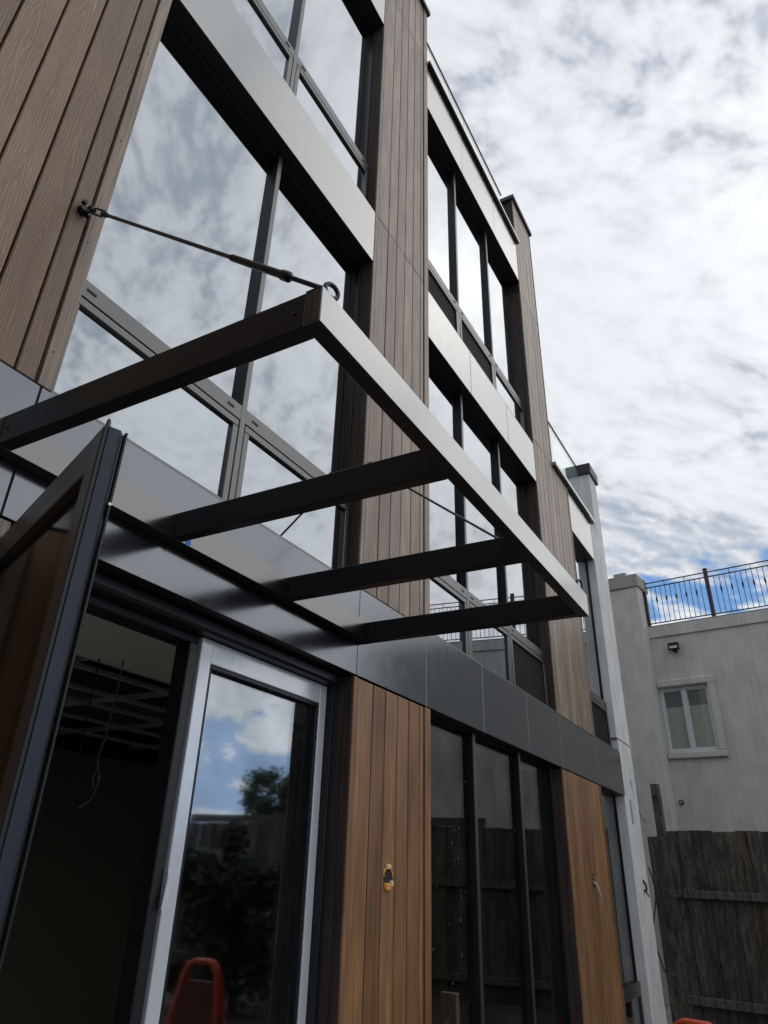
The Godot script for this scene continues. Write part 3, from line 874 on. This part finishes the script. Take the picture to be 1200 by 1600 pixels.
func build_neighbour() -> void:
	var f := neighbour_frame(13.0)
	var nb := thing("rendered_house", "pale grey rendered two-storey house with parapet and roof terrace beyond the fence", "house", f[0], f[1])
	var x0 := -7.0
	var x1 := 1.80
	# wall built round the window opening
	var wx0 := -3.845
	var wx1 := -3.035
	var wy0 := 3.505
	var wy1 := 4.56
	span(nb, "wall", M.stucco, x0, wx0, 0.0, 5.46, -0.25, 0.0, 0.0)
	span(nb, "wall", M.stucco, wx1, x1, 0.0, 5.46, -0.25, 0.0, 0.0)
	span(nb, "wall", M.stucco, wx0, wx1, 0.0, wy0, -0.25, 0.0, 0.0)
	span(nb, "wall", M.stucco, wx0, wx1, wy1, 5.46, -0.25, 0.0, 0.0)
	span(nb, "wall", M.stucco, x0, x1, 0.0, 5.46, -7.0, -1.2, 0.0)
	span(nb, "wall", M.core, x0 + 0.01, wx0 - 0.5, 0.0, 5.45, -1.2, -0.25, 0.0)
	span(nb, "wall", M.core, wx1 + 0.5, x1 - 0.01, 0.0, 5.45, -1.2, -0.25, 0.0)
	span(nb, "parapet", M.stucco, x0, x1, 5.461, 5.655, -0.25, 0.030, 0.006)
	span(nb, "parapet", M.cap_stone, x0, x1, 5.656, 5.685, -0.27, 0.022, 0.006)
	# projecting pier with a stepped cap
	span(nb, "pier", M.stucco, -6.6, -3.86, 0.0, 6.38, 0.0005, 0.30, 0.01)
	span(nb, "pier_cap", M.cap_stone, -6.63, -3.83, 6.381, 6.62, -0.25, 0.33, 0.008)
	span(nb, "pier_cap", M.cap_stone, -4.26, -4.04, 6.621, 6.69, -0.10, 0.30, 0.006)
	# architrave
	span(nb, "architrave", M.stucco, -3.855, -2.91, 4.575, 4.690, 0.0005, 0.045, 0.012)
	span(nb, "architrave", M.stucco, -3.030, -2.91, 3.495, 4.574, 0.0005, 0.045, 0.012)
	span(nb, "architrave", M.stucco, -3.855, -2.91, 3.395, 3.494, 0.0005, 0.055, 0.012)
	# window
	var w := part(nb, "window")
	put(w, "frame", sash_ring(wx0 + 0.005, wx1 - 0.005, wy0 + 0.005, wy1 - 0.004, 0.030, -0.11, -0.03), M.white_frame)
	span(w, "mullion", M.white_frame, -3.475, -3.425, wy0 + 0.036, wy1 - 0.035, -0.10, -0.032, 0.003)
	put(w, "sash", sash_ring(wx0 + 0.036, -3.476, wy0 + 0.036, wy1 - 0.035, 0.022, -0.09, -0.045), M.white_frame)
	put(w, "sash", sash_ring(-3.424, wx1 - 0.036, wy0 + 0.036, wy1 - 0.035, 0.022, -0.09, -0.045), M.white_frame)
	for p in [[wx0 + 0.058, -3.498], [-3.402, wx1 - 0.058]]:
		span(w, "pane", M.window_clear, p[0], p[1], wy0 + 0.058, wy1 - 0.057, -0.070, -0.064, 0.0)
	span(w, "blind", M.blind, wx0 + 0.02, wx1 - 0.02, wy0 + 0.02, wy1 - 0.30, -0.150, -0.142, 0.0)
	span(w, "room_shade", M.core, wx0 - 0.4, wx1 + 0.4, wy0 - 0.3, wy1 + 0.3, -1.19, -1.1, 0.0)
	tube(nb, "pipe_stub", M.rubber, [Vector3(-3.755, 2.735, 0.0), Vector3(-3.755, 2.735, 0.05)], [0.035], 12)
	tube(nb, "pipe_stub", M.wire_white, [Vector3(-3.750, 2.735, 0.045), Vector3(-3.750, 2.735, 0.056)], [0.014], 10)
	# floodlight
	var fl := thing("wall_light", "black rectangular floodlight on the rendered wall above the small window", "wall light", f[0], f[1])
	span(fl, "housing", M.rail_black, -3.54, -3.36, 5.20, 5.31, 0.05, 0.115, 0.010)
	span(fl, "lens", M.white_frame, -3.515, -3.385, 5.205, 5.245, 0.09, 0.121, 0.004)
	span(fl, "housing_rim", M.rail_black, -3.545, -3.355, 5.185, 5.203, 0.05, 0.125, 0.004)
	span(fl, "bracket", M.rail_black, -3.475, -3.415, 5.155, 5.184, 0.0, 0.085, 0.004)
	span(fl, "bracket", M.rail_black, -3.49, -3.41, 5.22, 5.29, 0.001, 0.052, 0.004)
	# terrace railing
	var rl := thing("terrace_railing", "black metal railing with twisted-knot balusters along the grey house's roof terrace", "railing", f[0], f[1])
	var zc := -0.10
	var pitch := 1.125
	var n := 5
	span(rl, "top_rail", M.rail_black, -3.86, -3.86 + pitch * n, 6.535, 6.552, zc - 0.010, zc + 0.010, 0.002)
	span(rl, "upper_rail", M.rail_black, -3.86, -3.86 + pitch * n, 6.446, 6.463, zc - 0.010, zc + 0.010, 0.002)
	span(rl, "bottom_rail", M.rail_black, -3.86, -3.86 + pitch * n, 5.752, 5.769, zc - 0.010, zc + 0.010, 0.002)
	var post := block(0.065, 0.93, 0.065, 0.004)
	var bar := block(0.010, 0.678, 0.010, 0.001)
	var stub := block(0.009, 0.074, 0.009, 0.001)
	var kst := SurfaceTool.new()
	kst.begin(Mesh.PRIMITIVE_TRIANGLES)
	tube_into(kst, [Vector3(0, -0.075, 0), Vector3(0, -0.035, 0), Vector3(0, 0.0, 0), Vector3(0, 0.035, 0), Vector3(0, 0.075, 0)], [0.005, 0.014, 0.018, 0.014, 0.005], 6)
	var knot := kst.commit()
	for i in n + 1:
		put(rl, "post", post, M.rail_post, Vector3(-3.86 + pitch * i, 6.13, zc))
		put(rl, "post_cap", block(0.075, 0.018, 0.075, 0.004), M.rail_black, Vector3(-3.86 + pitch * i, 6.604, zc))
		if i == n:
			break
		for j in 11:
			var x := -3.86 + pitch * i + 0.0325 + (pitch - 0.065) / 12.0 * (j + 1)
			put(rl, "baluster", bar, M.rail_black, Vector3(x, 6.108, zc))
			if j % 2 == 1:
				put(rl, "baluster_knot", knot, M.rail_black, Vector3(x, 6.20, zc))
			if j == 3 or j == 7:
				put(rl, "baluster", stub, M.rail_black, Vector3(x, 6.499, zc))

func build_fence() -> void:
	var f := neighbour_frame(11.2)
	var fe := thing("paling_fence", "tall weathered dark timber paling fence with two rails between yard and grey house", "fence", f[0], f[1])
	var x := -3.52
	var i := 0
	while x < 3.9:
		var w := rng.randf_range(0.142, 0.152)
		var top := 2.215 + rng.randf_range(-0.012, 0.008)
		var p := span(fe, "paling", [M.fence, M.fence_b, M.fence_c, M.fence_d][rng.randi() % 4], x, x + w + 0.012, 0.02, top, -0.040 + 0.026 * (i % 2), -0.022 + 0.026 * (i % 2), 0.006, Vector2(rng.randf() * 4.0, rng.randf() * 2.0))
		p.rotation.z = rng.randf_range(-0.004, 0.004)
		x += w
		i += 1
	for q in [[-3.77, 2.135, 0.11], [-3.66, 2.145, 0.135]]:
		span(fe, "paling", M.fence, q[0], q[0] + q[2], 0.02, q[1], 0.02, 0.045, 0.002, Vector2(q[0], 0.5))
	for r in [[1.405, 1.498], [0.235, 0.330]]:
		var a := -3.60
		while a < 3.9:
			var b := minf(a + 2.4, 3.95)
			var rr := span(fe, "rail", M.fence_pale, a, b - 0.006, r[0], r[1], 0.008, 0.052, 0.005, Vector2(rng.randf() * 3.0, 0.3))
			rr.rotation.z = rng.randf_range(-0.003, 0.003)
			a = b
	var c := -1.35
	while c < 3.8:
		var b := minf(c + 2.7, 3.95)
		span(fe, "capping_board", M.fence, c, b - 0.005, 2.222, 2.345, -0.03, 0.004, 0.004, Vector2(rng.randf() * 3.0, 0.3))
		c = b
	var po := thing("timber_post", "tall knotty timber post standing above the end of the paling fence", "post", f[0], f[1])
	var pm := span(po, "shaft", M.fence_pale, -3.652, -3.545, 0.0, 2.83, -0.125, -0.02, 0.006, Vector2(0.2, 0.1))
	pm.name = "shaft"
	tube(po, "knot", M.wire_black, [Vector3(-3.61, 2.66, -0.021), Vector3(-3.61, 2.66, -0.012)], [0.028, 0.018], 9)
	# cables
	var P := Transform3D(Basis(Vector3.UP, f[1]), f[0])
	var pts := []
	var A := Vector3(9.99, 2.696, 0.002)
	var B := P * Vector3(-3.655, 2.70, -0.06)
	for k in 15:
		var t := k / 14.0
		var q := A.lerp(B, t)
		q.y -= 0.42 * 4.0 * t * (1.0 - t) * (1.25 - 0.5 * t)
		pts.append(q)
	tag(tube(self, "slack_cable", M.wire_grey, pts, [0.006], 6), "grey cable sagging from the white wall to the tall timber post", "cable")
	pts = []
	for k in 13:
		var t := k / 12.0
		pts.append(P * Vector3(-3.42 + 0.02 * sin(t * 5.0) + 0.05 * t, 2.21 - 0.92 * t, 0.062))
	for k in 8:
		var t := (k + 1) / 8.0
		pts.append(P * Vector3(-3.37 - 0.30 * t, 1.29 - 0.20 * sin(t * PI) - 0.12 * t, 0.066))
	tag(tube(self, "fence_cable", M.wire_black, pts, [0.007], 6), "black cable hanging down the face of the paling fence near its end", "cable")
	pts = []
	for k in 11:
		var t := k / 10.0
		pts.append(P * Vector3(-3.80 + 0.05 * sin(t * 7.0), 1.75 - 1.2 * t, 0.07))
	tag(tube(self, "coiled_cable", M.wire_black, pts, [0.009], 6), "black cable running down between the white wall and the fence end", "cable")

# ---------------------------------------------------------------- yard things
func build_yard() -> void:
	var g := put(self, "ground", PlaneMesh.new(), M.earth, Vector3(0, 0, 0))
	(g.mesh as PlaneMesh).size = Vector2(400, 400)
	g.set_meta("kind", "structure")
	var soil := put(self, "garden_soil", block(9.0, 0.02, 13.0, 0.004), M.soil, Vector3(9.3, 0.004, 7.1))
	soil.set_meta("kind", "structure")
	# orange folding barrier: two tapering panels joined at the top
	var b := thing("site_barrier", "orange plastic A-frame site barrier with a handle opening before the fence", "barrier", Vector3(4.25, 0, 1.30), deg_to_rad(-106.0))
	for sg in [-1.0, 1.0]:
		var pn := part(b, "panel")
		pn.position = Vector3(0, 0.985, 0.016 * sg)
		pn.rotation.x = -0.13 * sg
		var lp := []
		for q in [[-0.27, -0.985], [-0.125, -0.12], [-0.108, -0.045], [-0.085, -0.008], [-0.055, 0.008], [0.055, 0.008], [0.085, -0.008], [0.108, -0.045], [0.125, -0.12], [0.27, -0.985]]:
			lp.append(Vector3(q[0], q[1], 0))
		tube(pn, "rim", M.orange, lp, [0.017], 10)
		var st := SurfaceTool.new()
		st.begin(Mesh.PRIMITIVE_TRIANGLES)
		for z in [-0.007, 0.007]:
			quad(st, Vector3(-0.118, -0.10, z), Vector3(0.118, -0.10, z), Vector3(0.236, -0.80, z), Vector3(-0.236, -0.80, z), Vector3(0, 0, signf(z)))
		quad(st, Vector3(-0.118, -0.10, -0.007), Vector3(0.118, -0.10, -0.007), Vector3(0.118, -0.10, 0.007), Vector3(-0.118, -0.10, 0.007), Vector3.UP)
		quad(st, Vector3(-0.236, -0.80, -0.007), Vector3(0.236, -0.80, -0.007), Vector3(0.236, -0.80, 0.007), Vector3(-0.236, -0.80, 0.007), Vector3.DOWN)
		put(pn, "infill", st.commit(), M.orange_shaded)
		put(pn, "foot", block(0.10, 0.03, 0.06, 0.006), M.rubber, Vector3(-0.27, -0.98, 0))
		put(pn, "foot", block(0.10, 0.03, 0.06, 0.006), M.rubber, Vector3(0.27, -0.98, 0))
	# timber stake by the ground-floor window
	var s := put(self, "timber_stake", block(0.043, 1.00, 0.090, 0.002, Vector2(0.3, 0.2)), M.stake, Vector3(4.222, 0.50, 0.085))
	tag(s, "short sawn timber stake standing upright before the ground-floor window", "stake")
	# wires at the second column
	var w := thing("loose_wires", "white stripped wires poking out of the far brown column", "wires", Vector3(7.725, 1.53, 0.0))
	tube(w, "wire", M.wire_white, [Vector3(0, 0, 0), Vector3(0.0, -0.01, 0.03), Vector3(0.01, -0.05, 0.04), Vector3(0.05, -0.11, 0.045), Vector3(0.10, -0.15, 0.045)], [0.007], 6)
	tube(w, "wire", M.wire_white, [Vector3(0, 0.02, 0), Vector3(-0.02, 0.0, 0.03), Vector3(0.02, -0.03, 0.035)], [0.008], 6)
	tube(w, "wire", M.wire_grey, [Vector3(0, 0.06, 0), Vector3(0.01, 0.03, 0.02), Vector3(0.0, -0.01, 0.03)], [0.009], 6)
	span(w, "hole", M.core, -0.022, 0.022, -0.03, 0.085, -0.001, 0.0035, 0.001)
	w = thing("wall_wires", "dark wire ends hooked out of the white wing wall", "wires", Vector3(9.985, 1.49, 0.0))
	tube(w, "wire", M.wire_black, [Vector3(0, 0.10, 0), Vector3(0, 0.05, 0.03), Vector3(0.0, 0.0, 0.03), Vector3(0.0, -0.03, 0.02)], [0.012], 6)
	tube(w, "wire", M.wire_black, [Vector3(0, 0.0, 0), Vector3(0.04, -0.05, 0.03), Vector3(0.09, -0.07, 0.03)], [0.007], 6)

func foliage(parent: Node3D, called: String, c: Vector3, r: Vector3, n: int, size: float, m: Material, s: int) -> void:
	var r2 := RandomNumberGenerator.new()
	r2.seed = s
	var clumps := []
	for i in 26:
		var d := Vector3(r2.randfn(), r2.randfn(), r2.randfn()).normalized() * pow(r2.randf(), 0.4)
		clumps.append([c + d * r * 0.85, r2.randf_range(0.16, 0.38)])
	var st := SurfaceTool.new()
	st.begin(Mesh.PRIMITIVE_TRIANGLES)
	for i in n:
		var k: Array = clumps[r2.randi() % clumps.size()]
		var d := Vector3(r2.randfn(), r2.randfn(), r2.randfn()).normalized() * pow(r2.randf(), 0.5)
		var p: Vector3 = k[0] + d * r * k[1]
		var a := Vector3(r2.randfn(), r2.randfn(), r2.randfn()).normalized()
		var bb := a.cross(Vector3(r2.randfn(), r2.randfn(), r2.randfn())).normalized()
		var z := size * r2.randf_range(0.6, 1.3)
		tri(st, p - a * z, p + bb * z * 0.45, p + a * z, Vector3.UP)
		tri(st, p - a * z, p - bb * z * 0.45, p + a * z, Vector3.UP)
	put(parent, called, st.commit(), m)

func build_trees() -> void:
	# seen only in the door's glass: shrubs and a tree beyond the far end of the fence
	var spots := [[Vector3(8.9, 0, 3.5), 2.10, 0.75, "dense dark shrub in the garden bed, nearest the fence"], [Vector3(8.2, 0, 4.2), 2.12, 0.8, "dark bushy shrub in the garden bed, second from the fence"], [Vector3(7.7, 0, 5.2), 2.16, 0.85, "round-topped dark shrub in the garden bed, third from the fence"], [Vector3(7.1, 0, 6.3), 2.1, 0.9, "spreading shrub in the garden bed, farthest from the fence"]]
	var k := 0
	for s in spots:
		var t := thing("garden_shrub", s[3], "shrub", s[0], 0.0, "shrubs behind the fence")
		var h: float = s[1]
		tube(t, "stem", M.bark, [Vector3(0, 0, 0), Vector3(0.05, h * 0.4, 0.02), Vector3(0.0, h * 0.7, 0.0)], [0.06, 0.045, 0.02], 7)
		foliage(t, "crown", Vector3(0, h * 0.50, 0), Vector3(s[2], h * 0.50, s[2]), 7000, 0.062, M.leaf_dark, 100 + k)
		k += 1
	var tr := thing("garden_tree", "slender green tree rising above the shrubs behind the fence", "tree", Vector3(14.4, 0, 8.7))
	tube(tr, "trunk", M.bark, [Vector3(0, 0, 0), Vector3(0.06, 1.2, 0.03), Vector3(0.02, 2.4, 0.0), Vector3(0.05, 3.1, 0.03)], [0.11, 0.085, 0.06, 0.025], 9)
	tube(tr, "limb", M.bark, [Vector3(0.04, 1.7, 0.02), Vector3(0.4, 2.3, 0.3), Vector3(0.6, 2.8, 0.5)], [0.045, 0.03, 0.012], 7)
	tube(tr, "limb", M.bark, [Vector3(0.04, 1.9, 0.02), Vector3(-0.35, 2.4, -0.3), Vector3(-0.5, 2.9, -0.5)], [0.045, 0.03, 0.012], 7)
	foliage(tr, "crown", Vector3(0, 2.75, 0), Vector3(1.0, 1.0, 1.0), 3200, 0.075, M.leaf, 300)

func build_added_house() -> void:
	# added unseen tall house left of the yard; it keeps steel and recesses dark
	var h := thing("added_dark_house", "added unseen dark brick house left of the yard, blocking sky light", "house", Vector3(-5.4, 0, 0))
	span(h, "wall", M.brick, -6.0, 0.0, 0.0, 10.4, -2.0, 8.4, 0.0)
	span(h, "parapet", M.cap_stone, -6.05, 0.05, 10.401, 10.55, -2.05, 8.45, 0.01)
	for y in [1.0, 4.0, 7.0]:
		for z in [0.8, 3.6, 6.4]:
			var w := part(h, "window")
			put(w, "frame", sash_ring(-0.65, 0.65, -0.75, 0.75, 0.06, -0.03, 0.03), M.frame_grey, Vector3(0.031, y + 0.75, z)).rotation.y = PI / 2
			put(w, "pane", block(1.18, 1.38, 0.01, 0.0), M.glass_dark, Vector3(0.012, y + 0.75, z)).rotation.y = PI / 2
			put(w, "sill", block(0.10, 0.06, 1.5, 0.005), M.cap_stone, Vector3(0.051, y - 0.035, z))

# ---------------------------------------------------------------- main
func _ready() -> void:
	rng.seed = 20240
	# camera: solved from the photograph's vanishing points (lens slightly shifted)
	var cam := Camera3D.new()
	cam.name = "camera"
	add_child(cam)
	var near := 0.05
	var fpx := 1104.35
	cam.keep_aspect = Camera3D.KEEP_HEIGHT
	cam.set_frustum(near * 1600.0 / fpx, Vector2(near * 28.54 / fpx, -near * 38.68 / fpx), near, 600.0)
	cam.transform = Transform3D(Basis(Vector3(0.5032084, 0.03866589, 0.86329963), Vector3(-0.42983169, 0.87785421, 0.21122666), Vector3(-0.74968395, -0.47736456, 0.45836344)), Vector3(0, 1.55, 2.0))
	# sky, exposure
	var env := Environment.new()
	env.background_mode = Environment.BG_SKY
	var sky := Sky.new()
	var pano := PanoramaSkyMaterial.new()
	pano.panorama = make_sky()
	sky.sky_material = pano
	env.sky = sky
	env.tonemap_mode = Environment.TONE_MAPPER_LINEAR
	env.tonemap_exposure = 1.18
	env.sdfgi_enabled = true
	env.ssao_enabled = true
	env.ssil_enabled = true
	var we := WorldEnvironment.new()
	we.name = "world_environment"
	we.environment = env
	add_child(we)
	# veiled sun, out of frame to the right
	var sun := DirectionalLight3D.new()
	sun.name = "sun"
	sun.light_energy = 0.15
	sun.light_color = Color(1.0, 0.96, 0.89)
	sun.light_angular_distance = 120.0
	sun.shadow_enabled = true
	add_child(sun)
	sun.look_at_from_position(Vector3(0.663, 0.682, 0.309) * 50.0, Vector3.ZERO, Vector3.UP)

	make_materials()
	var house := build_house()
	build_doors(house)
	build_room(house)
	cable_hole(house, Vector3(3.655, 1.530, 0.0), 0.050, 0.056)
	build_neighbour()
	build_fence()
	build_awning()
	build_rods()
	build_balustrades()
	build_interior_wires()
	build_yard()
	build_trees()
	build_added_house()
